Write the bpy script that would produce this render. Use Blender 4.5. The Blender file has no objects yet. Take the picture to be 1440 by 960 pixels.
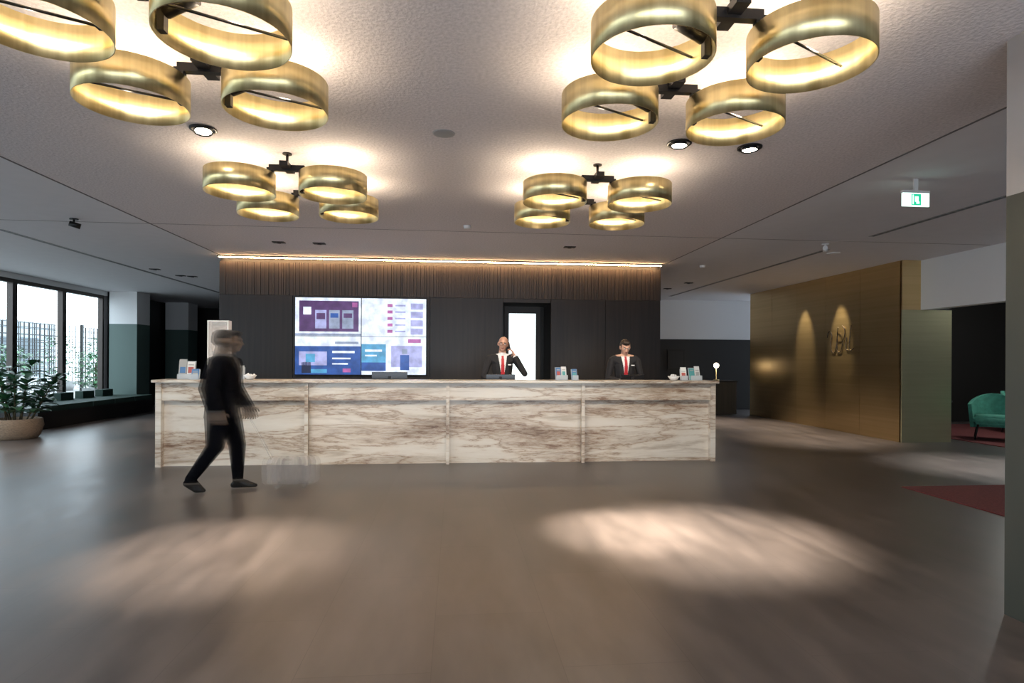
import bpy, bmesh, math, random
from mathutils import Vector, Matrix, Euler
random.seed(7)
scene = bpy.context.scene
COL = scene.collection
scene.view_settings.view_transform = 'Standard'

# ------------------------------------------------------------------ materials
def new_mat(name):
    m = bpy.data.materials.new(name); m.use_nodes = True
    nt = m.node_tree
    return m, nt, nt.nodes['Principled BSDF'], nt.nodes['Material Output']

def mat(name, col, rough=0.5, metal=0.0, emit=None, es=1.0, alpha=1.0, noise=0.0, nscale=20, bump=0.0, stretch=(1,1,1), spec=0.5):
    m, nt, b, out = new_mat(name)
    b.inputs['Base Color'].default_value = (*col, 1)
    b.inputs['Roughness'].default_value = rough
    b.inputs['Metallic'].default_value = metal
    b.inputs['Specular IOR Level'].default_value = spec
    b.inputs['Alpha'].default_value = alpha
    if emit:
        b.inputs['Emission Color'].default_value = (*emit, 1)
        b.inputs['Emission Strength'].default_value = es
    if noise > 0 or bump > 0:
        tc = nt.nodes.new('ShaderNodeTexCoord'); mp = nt.nodes.new('ShaderNodeMapping')
        mp.inputs['Scale'].default_value = stretch
        nt.links.new(tc.outputs['Object'], mp.inputs['Vector'])
        n = nt.nodes.new('ShaderNodeTexNoise'); n.inputs['Scale'].default_value = nscale
        n.inputs['Detail'].default_value = 6
        nt.links.new(mp.outputs['Vector'], n.inputs['Vector'])
        if noise > 0:
            r = nt.nodes.new('ShaderNodeValToRGB')
            r.color_ramp.elements[0].position = 0.3; r.color_ramp.elements[1].position = 0.7
            r.color_ramp.elements[0].color = (*[c*(1-noise) for c in col], 1)
            r.color_ramp.elements[1].color = (*[min(1, c*(1+noise)) for c in col], 1)
            nt.links.new(n.outputs['Fac'], r.inputs['Fac']); nt.links.new(r.outputs['Color'], b.inputs['Base Color'])
        if bump > 0:
            bp = nt.nodes.new('ShaderNodeBump'); bp.inputs['Strength'].default_value = bump
            bp.inputs['Distance'].default_value = 0.01
            nt.links.new(n.outputs['Fac'], bp.inputs['Height']); nt.links.new(bp.outputs['Normal'], b.inputs['Normal'])
    return m

M = {}
M['ceiling'] = mat('ceiling_acoustic_plaster', (0.66,0.61,0.61), 0.95, noise=0.12, nscale=45, bump=0.6)
M['ceiling_s'] = mat('ceiling_side_plaster', (0.68,0.67,0.69), 0.9, noise=0.02, nscale=5)
M['joint'] = mat('joint_dark', (0.16,0.15,0.15), 0.8)
M['white'] = mat('white_paint', (0.74,0.74,0.74), 0.6)
M['green'] = mat('sage_green_paint', (0.085,0.135,0.12), 0.5)
M['olive'] = mat('dark_olive_paint', (0.035,0.042,0.036), 0.5)  # sage green of the near column, its shade put into the colour
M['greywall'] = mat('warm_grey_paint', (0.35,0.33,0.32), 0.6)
M['dark'] = mat('dark_paint', (0.014,0.012,0.011), 0.6)
M['black'] = mat('black_metal', (0.012,0.011,0.011), 0.4, metal=0.3)
M['frame'] = mat('window_frame_bronze', (0.05,0.04,0.035), 0.4, metal=0.5)
M['led'] = mat('warm_led_strip', (1,0.8,0.5), 0.5, emit=(1,0.62,0.30), es=85)
M['bulb'] = mat('lamp_glow', (1,0.9,0.8), 0.5, emit=(1,0.88,0.72), es=30)
M['whiteplastic'] = mat('white_plastic', (0.75,0.75,0.75), 0.4)
M['grey'] = mat('grey_plastic', (0.3,0.3,0.3), 0.5)
M['screenblack'] = mat('screen_bezel', (0.008,0.008,0.01), 0.2)
M['ceramic'] = mat('white_ceramic', (0.8,0.8,0.78), 0.25)
M['glassdoor'] = mat('frosted_lit_glass', (0.8,0.9,0.9), 0.4, emit=(0.88,0.98,1.0), es=1.3)  # glow in the glass stands in for the bright room beyond

def brass_mat(name, c1, c2, rough, stretch, scale, metal=1.0, rvar=1.0):
    m, nt, b, out = new_mat(name)
    b.inputs['Metallic'].default_value = metal
    b.inputs['Roughness'].default_value = rough
    tc = nt.nodes.new('ShaderNodeTexCoord'); mp = nt.nodes.new('ShaderNodeMapping')
    mp.inputs['Scale'].default_value = stretch
    nt.links.new(tc.outputs['Object'], mp.inputs['Vector'])
    n = nt.nodes.new('ShaderNodeTexNoise'); n.inputs['Scale'].default_value = scale; n.inputs['Detail'].default_value = 4
    nt.links.new(mp.outputs['Vector'], n.inputs['Vector'])
    r = nt.nodes.new('ShaderNodeValToRGB')
    r.color_ramp.elements[0].position = 0.3; r.color_ramp.elements[1].position = 0.7
    r.color_ramp.elements[0].color = (*c1,1); r.color_ramp.elements[1].color = (*c2,1)
    nt.links.new(n.outputs['Fac'], r.inputs['Fac']); nt.links.new(r.outputs['Color'], b.inputs['Base Color'])
    mr = nt.nodes.new('ShaderNodeMapRange'); mr.inputs['To Min'].default_value = rough-0.07*rvar; mr.inputs['To Max'].default_value = rough+0.1*rvar
    nt.links.new(n.outputs['Fac'], mr.inputs['Value']); nt.links.new(mr.outputs['Result'], b.inputs['Roughness'])
    return m
M['brass'] = brass_mat('brushed_brass', (0.66,0.52,0.23), (0.96,0.82,0.46), 0.32, (1,1,0.05), 14, 1.0)
M['goldwall'] = brass_mat('brushed_gold_sheet', (0.68,0.50,0.25), (0.76,0.57,0.30), 0.34, (0.12,0.12,10), 2.5, 0.96, 0.35)
M['goldend'] = brass_mat('pale_brass_sheet', (0.68,0.64,0.40), (0.74,0.70,0.46), 0.4, (0.3,0.3,8), 3, 0.8, 0.4)

# floor tiles
def floor_mat():
    m, nt, b, out = new_mat('stone_floor_tiles')
    tc = nt.nodes.new('ShaderNodeTexCoord')
    mp = nt.nodes.new('ShaderNodeMapping'); mp.inputs['Rotation'].default_value = (0,0,math.pi/2)
    mp.inputs['Location'].default_value = (0.3,0.1,0)
    nt.links.new(tc.outputs['Object'], mp.inputs['Vector'])
    br = nt.nodes.new('ShaderNodeTexBrick')
    br.inputs['Scale'].default_value = 1.0
    br.inputs['Brick Width'].default_value = 1.2; br.inputs['Row Height'].default_value = 0.6
    br.inputs['Mortar Size'].default_value = 0.002; br.inputs['Mortar Smooth'].default_value = 0.2
    br.inputs['Color1'].default_value = (0.080,0.071,0.068,1); br.inputs['Color2'].default_value = (0.090,0.079,0.076,1)
    br.inputs['Mortar'].default_value = (0.060,0.053,0.051,1)
    nt.links.new(mp.outputs['Vector'], br.inputs['Vector'])
    n = nt.nodes.new('ShaderNodeTexNoise'); n.inputs['Scale'].default_value = 1.6; n.inputs['Detail'].default_value = 8
    mp2 = nt.nodes.new('ShaderNodeMapping'); mp2.inputs['Scale'].default_value = (3.0,0.8,1); mp2.inputs['Rotation'].default_value=(0,0,0.5)
    nt.links.new(tc.outputs['Object'], mp2.inputs['Vector']); nt.links.new(mp2.outputs['Vector'], n.inputs['Vector'])
    mix = nt.nodes.new('ShaderNodeMix'); mix.data_type='RGBA'; mix.blend_type='MULTIPLY'
    mix.inputs['Factor'].default_value = 0.85
    r = nt.nodes.new('ShaderNodeValToRGB'); r.color_ramp.elements[0].position=0.3; r.color_ramp.elements[1].position=0.7
    r.color_ramp.elements[0].color=(0.58,0.58,0.58,1); r.color_ramp.elements[1].color=(1.25,1.22,1.2,1)
    nt.links.new(n.outputs['Fac'], r.inputs['Fac'])
    nt.links.new(br.outputs['Color'], mix.inputs[6]); nt.links.new(r.outputs['Color'], mix.inputs[7])
    nt.links.new(mix.outputs[2], b.inputs['Base Color'])
    mr = nt.nodes.new('ShaderNodeMapRange'); mr.inputs['To Min'].default_value=0.28; mr.inputs['To Max'].default_value=0.42
    nt.links.new(n.outputs['Fac'], mr.inputs['Value']); nt.links.new(mr.outputs['Result'], b.inputs['Roughness'])
    return m
M['floor'] = floor_mat()

# marble
def marble_mat():
    m, nt, b, out = new_mat('veined_marble')
    b.inputs['Roughness'].default_value = 0.3
    tc = nt.nodes.new('ShaderNodeTexCoord')
    mp = nt.nodes.new('ShaderNodeMapping'); mp.inputs['Scale'].default_value = (0.34,1,2.3); mp.inputs['Rotation'].default_value=(0,math.radians(-6),0)
    nt.links.new(tc.outputs['Object'], mp.inputs['Vector'])
    def noise(scale, detail, dist, rough=0.6):
        n = nt.nodes.new('ShaderNodeTexNoise'); n.inputs['Scale'].default_value=scale; n.inputs['Detail'].default_value=detail
        n.inputs['Distortion'].default_value=dist; n.inputs['Roughness'].default_value=rough
        nt.links.new(mp.outputs['Vector'], n.inputs['Vector']); return n
    def ramp(src, els):
        r = nt.nodes.new('ShaderNodeValToRGB')
        cr = r.color_ramp
        cr.elements[0].position, cr.elements[0].color = els[0][0], (*els[0][1],1)
        cr.elements[1].position, cr.elements[1].color = els[-1][0], (*els[-1][1],1)
        for p,c in els[1:-1]:
            e = cr.elements.new(p); e.color = (*c,1)
        nt.links.new(src, r.inputs['Fac']); return r
    n1 = noise(1.3, 8, 0.2); n2 = noise(1.3, 12, 0.35, 0.62); n3 = noise(11, 10, 0.3, 0.8); n4 = noise(2.4, 10, 0.3, 0.65)
    base = ramp(n1.outputs['Fac'], [(0.3,(0.46,0.40,0.33)),(0.48,(0.64,0.59,0.51)),(0.7,(0.74,0.70,0.63))])
    vein = ramp(n2.outputs['Fac'], [(0.47,(1,1,1)),(0.492,(0.78,0.70,0.63)),(0.501,(0.40,0.29,0.23)),(0.510,(0.83,0.75,0.68)),(0.535,(1,1,1))])
    grey = ramp(n4.outputs['Fac'], [(0.36,(0.64,0.58,0.52)),(0.46,(0.95,0.93,0.91)),(0.6,(1,1,1))])
    red = ramp(n3.outputs['Fac'], [(0.41,(0.36,0.23,0.17)),(0.51,(0.80,0.71,0.64)),(0.61,(1,1,1))])
    msk = ramp(n1.outputs['Fac'], [(0.41,(1,1,1)),(0.50,(0.0,0.0,0.0))])
    def mul(a,b_,fac=1.0,facsrc=None):
        mx = nt.nodes.new('ShaderNodeMix'); mx.data_type='RGBA'; mx.blend_type='MULTIPLY'; mx.inputs['Factor'].default_value=fac
        if facsrc: nt.links.new(facsrc, mx.inputs['Factor'])
        nt.links.new(a, mx.inputs[6]); nt.links.new(b_, mx.inputs[7]); return mx.outputs[2]
    o = mul(base.outputs['Color'], vein.outputs['Color'], 0.85)
    o = mul(o, grey.outputs['Color'], 0.9)
    o = mul(o, red.outputs['Color'], facsrc=msk.outputs['Color'])
    nt.links.new(o, b.inputs['Base Color'])
    return m
M['marble'] = marble_mat()

def wood_mat(name, c1, c2, stretch=(14,14,0.5), rough=0.45):
    m, nt, b, out = new_mat(name)
    b.inputs['Roughness'].default_value = rough
    tc = nt.nodes.new('ShaderNodeTexCoord'); mp = nt.nodes.new('ShaderNodeMapping'); mp.inputs['Scale'].default_value = stretch
    nt.links.new(tc.outputs['Object'], mp.inputs['Vector'])
    n = nt.nodes.new('ShaderNodeTexNoise'); n.inputs['Scale'].default_value=1.5; n.inputs['Detail'].default_value=6
    nt.links.new(mp.outputs['Vector'], n.inputs['Vector'])
    r = nt.nodes.new('ShaderNodeValToRGB'); r.color_ramp.elements[0].position=0.3; r.color_ramp.elements[1].position=0.7
    r.color_ramp.elements[0].color=(*c1,1); r.color_ramp.elements[1].color=(*c2,1)
    nt.links.new(n.outputs['Fac'], r.inputs['Fac']); nt.links.new(r.outputs['Color'], b.inputs['Base Color'])
    return m
M['wood'] = wood_mat('smoked_oak_veneer', (0.012,0.009,0.008), (0.026,0.018,0.015))
M['woodrib'] = wood_mat('smoked_oak_ribs', (0.026,0.019,0.015), (0.052,0.036,0.027))

def glass_mat():
    m = bpy.data.materials.new('window_glass'); m.use_nodes = True
    nt = m.node_tree; nt.nodes.clear()
    o = nt.nodes.new('ShaderNodeOutputMaterial'); t = nt.nodes.new('ShaderNodeBsdfTransparent'); g = nt.nodes.new('ShaderNodeBsdfGlossy')
    g.inputs['Roughness'].default_value = 0.02
    mx = nt.nodes.new('ShaderNodeMixShader'); mx.inputs['Fac'].default_value = 0.05
    t.inputs['Color'].default_value=(0.95,0.98,0.97,1)
    nt.links.new(t.outputs[0], mx.inputs[1]); nt.links.new(g.outputs[0], mx.inputs[2]); nt.links.new(mx.outputs[0], o.inputs['Surface'])
    return m
M['glass'] = glass_mat()

# ------------------------------------------------------------------ mesh helpers
def link(ob, parent=None):
    COL.objects.link(ob)
    if parent: ob.parent = parent
    return ob

def group(name, loc=(0,0,0), rz=0.0):
    e = bpy.data.objects.new(name, None); e.location = loc; e.rotation_euler = (0,0,rz); e.empty_display_size = 0.2
    return link(e)

def mesh_ob(name, bm, m, parent=None, smooth=False, loc=None):
    me = bpy.data.meshes.new(name); bm.normal_update(); bm.to_mesh(me); bm.free()
    ms = m if isinstance(m,(list,tuple)) else [m]
    for x in ms: me.materials.append(x)
    if smooth:
        for p in me.polygons: p.use_smooth = True
    ob = bpy.data.objects.new(name, me)
    if loc: ob.location = loc
    return link(ob, parent)

def bm_box(bm, x0,x1,y0,y1,z0,z1, mi=0, mtx=None):
    vs = [Vector((x,y,z)) for x in (x0,x1) for y in (y0,y1) for z in (z0,z1)]
    if mtx: vs = [mtx @ v for v in vs]
    v = [bm.verts.new(p) for p in vs]
    for f in ((0,1,3,2),(4,6,7,5),(0,4,5,1),(2,3,7,6),(0,2,6,4),(1,5,7,3)):
        fc = bm.faces.new([v[i] for i in f]); fc.material_index = mi

def box(name, x0,x1,y0,y1,z0,z1, m, parent=None, bevel=0.0):
    bm = bmesh.new(); bm_box(bm, x0,x1,y0,y1,z0,z1)
    if bevel>0:
        bmesh.ops.bevel(bm, geom=bm.edges[:], offset=bevel, segments=2, affect='EDGES', profile=0.5)
    return mesh_ob(name, bm, m, parent)

def bm_lathe(bm, prof, seg=32, c=(0,0,0), mtx=None, mi=0, closed=False):
    rings=[]
    for r,z in prof:
        ring=[]
        for i in range(seg):
            a=2*math.pi*i/seg
            p=Vector((c[0]+r*math.cos(a), c[1]+r*math.sin(a), c[2]+z))
            if mtx: p = mtx @ p
            ring.append(bm.verts.new(p))
        rings.append(ring)
    n=len(rings)
    for k in range(n if closed else n-1):
        a,b=rings[k],rings[(k+1)%n]
        for i in range(seg):
            f=bm.faces.new((a[i],a[(i+1)%seg],b[(i+1)%seg],b[i])); f.material_index=mi; f.smooth=True
    if not closed:
        if prof[0][0]>1e-4:
            f=bm.faces.new(list(reversed(rings[0]))); f.material_index=mi
        if prof[-1][0]>1e-4:
            f=bm.faces.new(rings[-1]); f.material_index=mi

def lathe(name, prof, m, parent=None, seg=32, loc=(0,0,0), closed=False, mtx=None):
    bm=bmesh.new(); bm_lathe(bm, prof, seg, mtx=mtx, closed=closed)
    bmesh.ops.recalc_face_normals(bm, faces=bm.faces[:])
    return mesh_ob(name, bm, m, parent, loc=loc)

def bm_rod(bm, a, b, r, seg=8, mi=0, r2=None):
    a=Vector(a); b=Vector(b); d=b-a; L=d.length
    q=d.to_track_quat('Z','Y').to_matrix().to_4x4()
    bm_lathe(bm, [(r,0),(r2 if r2 is not None else r,L)], seg, mtx=Matrix.Translation(a)@q, mi=mi)

def spot(name, loc, target, energy, size, blend, col, radius=0.05):
    l=bpy.data.lights.new(name,'SPOT'); l.energy=energy; l.spot_size=math.radians(size); l.spot_blend=blend; l.color=col; l.shadow_soft_size=radius
    o=bpy.data.objects.new(name,l); o.location=loc
    o.rotation_euler=(Vector(target)-Vector(loc)).to_track_quat('-Z','Y').to_euler()
    return link(o)
def point(name, loc, energy, col, radius=0.04, parent=None):
    l=bpy.data.lights.new(name,'POINT'); l.energy=energy; l.color=col; l.shadow_soft_size=radius
    o=bpy.data.objects.new(name,l); o.location=loc
    return link(o,parent)
def portal(name, loc, target, sx, sy):
    l=bpy.data.lights.new(name,'AREA'); l.shape='RECTANGLE'; l.size=sx; l.size_y=sy; l.cycles.is_portal=True
    o=bpy.data.objects.new(name,l); o.location=loc
    o.rotation_euler=(Vector(target)-Vector(loc)).to_track_quat('-Z','Y').to_euler()
    return link(o)

CZ=3.2
# ------------------------------------------------------------------ room shell
box('floor', -9.5,14,-3.2,22.2,-0.1,0, M['floor'])
box('ceiling', -4.05,3.85,-3.2,22.2,CZ,CZ+0.12, M['ceiling'])
box('ceiling_left', -9.5,-4.05,-3.2,22.2,CZ,CZ+0.12, M['ceiling_s'])
box('ceiling_right', 3.85,14,-3.2,22.2,CZ,CZ+0.12, M['ceiling_s'])
box('trim_1', -4.06,-4.04,-3.2,10.8,CZ-0.004,CZ+0.01, M['joint'])
box('trim_2', 3.84,3.86,-3.2,10.8,CZ-0.004,CZ+0.01, M['joint'])
box('trim_3', -9.3,8.1,8.362,8.37,CZ-0.003,CZ+0.01, M['joint'])
# unseen wall behind the camera; glazed openings added for cool daylight fill
wf=group('wall_front')
bm=bmesh.new(); bm_box(bm,-9.5,14,-3.3,-3.1,2.6,CZ); bm_box(bm,-9.5,-5.0,-3.3,-3.1,0,2.6); bm_box(bm,4.5,14,-3.3,-3.1,0,2.6)
mesh_ob('front_wall_plaster',bm,M['greywall'],wf)
bm=bmesh.new(); x=-5.0
while x<4.5: bm_box(bm,x,x+0.08,-3.25,-3.15,0,2.6); x+=1.57
mesh_ob('front_glazing_mullions',bm,M['frame'],wf)
# far walls
box('wall_far_left', -9.5,-4.1,22.0,22.2,0,CZ, M['dark'])
box('wall_left_rear', -9.5,-9.3,17.0,22.0,0,CZ, M['dark'])
box('wall_far_right', 3.85,8.8,16.9,17.1,2.05,CZ, M['white'])
box('wall_far_right_lower', 3.85,8.8,16.88,17.1,0,2.05, M['dark'])
# columns
for yy in (16.9, 20.0):
    c=group('column',(0,0,0))
    box('column_base_green', -9.2,-8.5,yy,yy+0.68,0,2.33, M['green'], c)
    box('column_top_white', -9.2,-8.5,yy,yy+0.68,2.33,CZ, M['white'], c)
c=group('column')
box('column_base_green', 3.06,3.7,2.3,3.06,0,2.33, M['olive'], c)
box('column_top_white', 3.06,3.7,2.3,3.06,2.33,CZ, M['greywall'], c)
# left window wall
box('wall_left_sill', -9.5,-9.3,-3.1,17.0,0,0.12, M['frame'])
box('wall_left_header', -9.5,-9.3,-3.1,17.0,3.08,CZ, M['white'])
ys=[16.9]
while ys[-1]>-2.5: ys.append(ys[-1]-1.62)
for i in range(len(ys)-1):
    y1,y0=ys[i],max(ys[i+1],-3.1)
    bm=bmesh.new()
    bm_box(bm,-9.45,-9.33,y0,y0+0.07,0.12,3.08); bm_box(bm,-9.45,-9.33,y1-0.07,y1,0.12,3.08)
    bm_box(bm,-9.45,-9.33,y0+0.07,y1-0.07,0.12,0.2); bm_box(bm,-9.45,-9.33,y0+0.07,y1-0.07,3.0,3.08)
    w=group('window_%d'%(i+1))
    mesh_ob('window_frame',bm,M['frame'],w)
    box('window_pane',-9.40,-9.39,y0+0.07,y1-0.07,0.2,3.0,M['glass'],w)

# core block with wood front (reception back wall)
Y0=10.85
box('wall_core_left', -4.1,-3.98,Y0+0.06,22.0,0,CZ, M['wood'])
box('wall_core_right', 3.7,3.82,Y0+0.06,22.0,0,CZ, M['wood'])
wb=group('wall_back')
bm=bmesh.new()
xs=[-4.1,-2.85,-1.65,-0.45,0.87]
for a,b in zip(xs[:-1],xs[1:]): bm_box(bm,a,b-0.008,Y0,Y0+0.06,0,2.53)
xs=[1.75,2.77,3.82]
for a,b in zip(xs[:-1],xs[1:]): bm_box(bm,a,b-0.008,Y0,Y0+0.06,0,2.53)
bm_box(bm,0.87,1.742,Y0,Y0+0.06,2.46,2.53)
bm_box(bm,-4.1,3.82,Y0+0.061,Y0+0.1,2.46,CZ)
bm_box(bm,-4.1,0.87,Y0+0.061,Y0+0.1,0,2.46); bm_box(bm,1.75,3.82,Y0+0.061,Y0+0.1,0,2.46)
mesh_ob('oak_panels',bm,M['wood'],wb)
bm=bmesh.new(); x=-4.1
while x<3.8:
    w=random.choice([0.035,0.05,0.065]); d=random.choice([0.0,0.004,0.008])
    bm_box(bm,x,min(x+w,3.82),Y0+0.01-d,Y0+0.06,2.535,3.11); x+=w+0.004
mesh_ob('oak_ribs',bm,M['woodrib'],wb)
box('led_strip', -4.08,3.8,Y0-0.09,Y0-0.06,3.165,3.175, M['led'], wb)
box('led_profile', -4.1,3.82,Y0-0.10,Y0+0.06,3.18,CZ, M['dark'], wb)
# door niche
dr=group('door_1')
bm=bmesh.new()
bm_box(bm,0.80,0.87,Y0+0.1,Y0+0.9,0,2.46); bm_box(bm,1.75,1.82,Y0+0.1,Y0+0.9,0,2.46)
bm_box(bm,0.80,1.82,Y0+0.1,Y0+0.9,2.46,2.53); bm_box(bm,0.80,1.82,Y0+0.9,Y0+0.95,0,2.53)
mesh_ob('door_recess',bm,M['dark'],dr)
bm=bmesh.new(); bm_box(bm,0.90,0.98,Y0+0.08,Y0+0.14,0,2.40); bm_box(bm,1.48,1.56,Y0+0.08,Y0+0.14,0,2.40); bm_box(bm,0.98,1.48,Y0+0.08,Y0+0.14,2.27,2.40)
mesh_ob('door_frame',bm,M['dark'],dr)
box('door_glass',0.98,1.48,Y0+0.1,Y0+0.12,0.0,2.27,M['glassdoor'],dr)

# gold wall
gw=group('wall_gold')
bm=bmesh.new()
yy=9.8
for k in range(5):
    bm_box(bm,7.8,7.83,yy+0.003,yy+1.077,0,CZ); yy+=1.08
mesh_ob('gold_sheets',bm,M['goldwall'],gw)
box('gold_core',7.83,8.74,9.83,15.2,0,CZ,M['dark'],gw)
box('gold_end_upper',7.8,8.15,9.78,9.83,2.33,CZ,M['goldwall'],gw)
box('gold_end_lower',7.8,8.74,9.78,9.83,0,2.33,M['goldend'],gw)
# monogram
cu=bpy.data.curves.new('monogram','CURVE'); cu.dimensions='3D'; cu.bevel_depth=0.008
def stroke(pts):
    s=cu.splines.new('BEZIER'); s.bezier_points.add(len(pts)-1)
    for p,bp in zip(pts,s.bezier_points):
        bp.co=(7.785, 11.45-p[0], 1.80+p[1]); bp.handle_left_type=bp.handle_right_type='AUTO'
stroke([(-0.42,0.12),(-0.36,0.24),(-0.28,0.2),(-0.3,-0.05),(-0.22,-0.2),(-0.1,0.0),(-0.08,0.22),(-0.1,0.0),(-0.04,-0.2),(0.08,0.0),(0.14,0.26),(0.08,0.34)])
stroke([(0.2,0.1),(0.2,-0.14),(0.28,-0.16)])
stroke([(0.34,0.34),(0.3,0.1),(0.32,-0.16),(0.42,-0.12)])
mo=bpy.data.objects.new('monogram_letters',cu); cu.materials.append(M['frame']); link(mo,gw)
# bulkhead + right walls
box('wall_right_bulkhead',8.15,8.35,4.6,9.78,2.33,CZ,M['white'])
box('wall_right',8.15,8.35,-3.1,4.6,0,CZ,M['white'])
box('wall_lounge_far',8.74,14,13.2,13.3,0,CZ,M['dark'])
box('wall_lounge_right',13.9,14,4.6,13.2,0,CZ,M['dark'])
box('wall_lounge_near',8.35,13.9,4.5,4.6,0,CZ,M['dark'])
M['red']=mat('oxblood_carpet',(0.13,0.026,0.026),0.95,noise=0.35,nscale=60,bump=0.4)
box('entrance_rug',5.0,7.6,3.3,6.27,0.0,0.012,M['red'],bevel=0.004)
box('lounge_carpet',9.1,13.0,8.2,12.6,0.0,0.012,M['red'],bevel=0.004)

# ------------------------------------------------------------------ ceiling fittings
def slot(x,y0,y1):
    bm=bmesh.new(); bm_box(bm,x-0.04,x-0.025,y0,y1,CZ-0.006,CZ+0.01); bm_box(bm,x+0.025,x+0.04,y0,y1,CZ-0.006,CZ+0.01)
    bm_box(bm,x-0.025,x+0.025,y0,y1,CZ-0.003,CZ+0.005,1)
    y=y0
    while y<y1:
        bm_box(bm,x-0.025,x+0.025,y,y+0.012,CZ-0.006,CZ); y+=0.12
    mesh_ob('ceiling_air_slot',bm,[M['grey'],M['black']])
slot(-6.35,9.0,17.0); slot(5.9,4.5,8.0); slot(5.9,9.0,16.0)
def square_down(x,y,s=0.09):
    bm=bmesh.new()
    bm_box(bm,x-s,x+s,y-s*0.6,y+s*0.6,CZ-0.012,CZ+0.01,0)
    bm_lathe(bm,[(0.035,0),(0.03,0.01)],16,c=(x,y,CZ-0.022),mi=0)
    mesh_ob('recessed_downlight',bm,[M['black']])
for x,y in [(-2.7,9.46),(-2.1,9.48),(1.79,9.3),(-6.0,12.6),(-5.9,13.5),(-5.7,13.6),(4.9,14.5),(5.2,14.3),(5.3,13.2)]: square_down(x,y)
def gimbal(x,y,tx,ty):
    g=group('adjustable_downlight',(x,y,CZ))
    lathe('trim_ring',[(0.075,0.0),(0.1,0.0),(0.1,-0.010),(0.075,-0.010)],M['black'],g,closed=True)
    d=Vector((tx-x,ty-y,-CZ)).normalized(); q=d.to_track_quat('Z','Y').to_matrix().to_4x4()
    bm=bmesh.new(); bm_lathe(bm,[(0.05,-0.02),(0.07,0.03),(0.066,0.03),(0.045,0.0)],24,mtx=q)
    mesh_ob('lamp_can',bm,M['black'],g)
    bm=bmesh.new(); bm_lathe(bm,[(0.0,0.022),(0.058,0.022)],24,mtx=q)
    mesh_ob('lamp_face',bm,M['bulb'],g)
gimbal(-1.97,4.88,-1.7,4.4); gimbal(1.83,4.77,1.7,4.7); gimbal(2.45,4.8,2.5,4.8)
def disc(name,x,y,r,m,h=0.012):
    lathe(name,[(0.0,-h),(r*0.85,-h),(r,-h*0.4),(r,0.004)],m,None,24,loc=(x,y,CZ))
disc('ceiling_speaker',-0.1,4.77,0.09,M['grey'],0.006)
disc('ceiling_speaker',-7.0,9.0,0.1,M['whiteplastic']); disc('ceiling_speaker',6.2,9.3,0.1,M['whiteplastic'])
disc('smoke_detector',0.15,8.0,0.05,M['whiteplastic'],0.04); disc('smoke_detector',-6.6,7.9,0.06,M['whiteplastic'],0.04)
disc('smoke_detector',4.6,10.8,0.05,M['whiteplastic'],0.04)
def track(x,y,m,rz):
    g=group('surface_spotlight',(x,y,CZ),rz)
    bm=bmesh.new(); bm_lathe(bm,[(0.05,0.0),(0.05,-0.015)],20); bm_rod(bm,(0,0,-0.015),(0,0,-0.06),0.012)
    bm_rod(bm,(-0.05,0,-0.065),(0.07,0,-0.095),0.035,16)
    bmesh.ops.recalc_face_normals(bm,faces=bm.faces[:]); mesh_ob('spot_body',bm,m,g)
track(-4.9,8.2,M['black'],0.5); track(5.6,8.6,M['whiteplastic'],1.0); track(6.6,5.6,M['whiteplastic'],1.0)
# exit sign
es=group('exit_sign',(4.48,5.45,0))
M['signlit']=mat('sign_white_lit',(0.8,0.95,0.9),0.4,emit=(0.75,1.0,0.9),es=1.6)
M['signgreen']=mat('sign_green_lit',(0.0,0.4,0.2),0.4,emit=(0.02,0.55,0.3),es=1.0)
box('sign_housing',-0.14,0.14,-0.015,0.02,3.06,3.085,M['whiteplastic'],es)
box('sign_panel',-0.14,0.14,-0.008,0.008,2.93,3.06,M['signlit'],es)
box('sign_pictogram',-0.05,0.05,-0.012,-0.009,2.94,3.05,M['signgreen'],es)
bm=bmesh.new(); bm_box(bm,-0.015,0.02,-0.015,-0.0125,2.975,3.025); bm_box(bm,0.0,0.03,-0.015,-0.0125,2.955,2.975); bm_box(bm,-0.04,-0.03,-0.015,-0.0125,2.95,3.04)
mesh_ob('sign_runner',bm,M['signlit'],es)
box('sign_stem',-0.02,0.02,-0.01,0.01,3.085,CZ,M['whiteplastic'],es)

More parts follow.
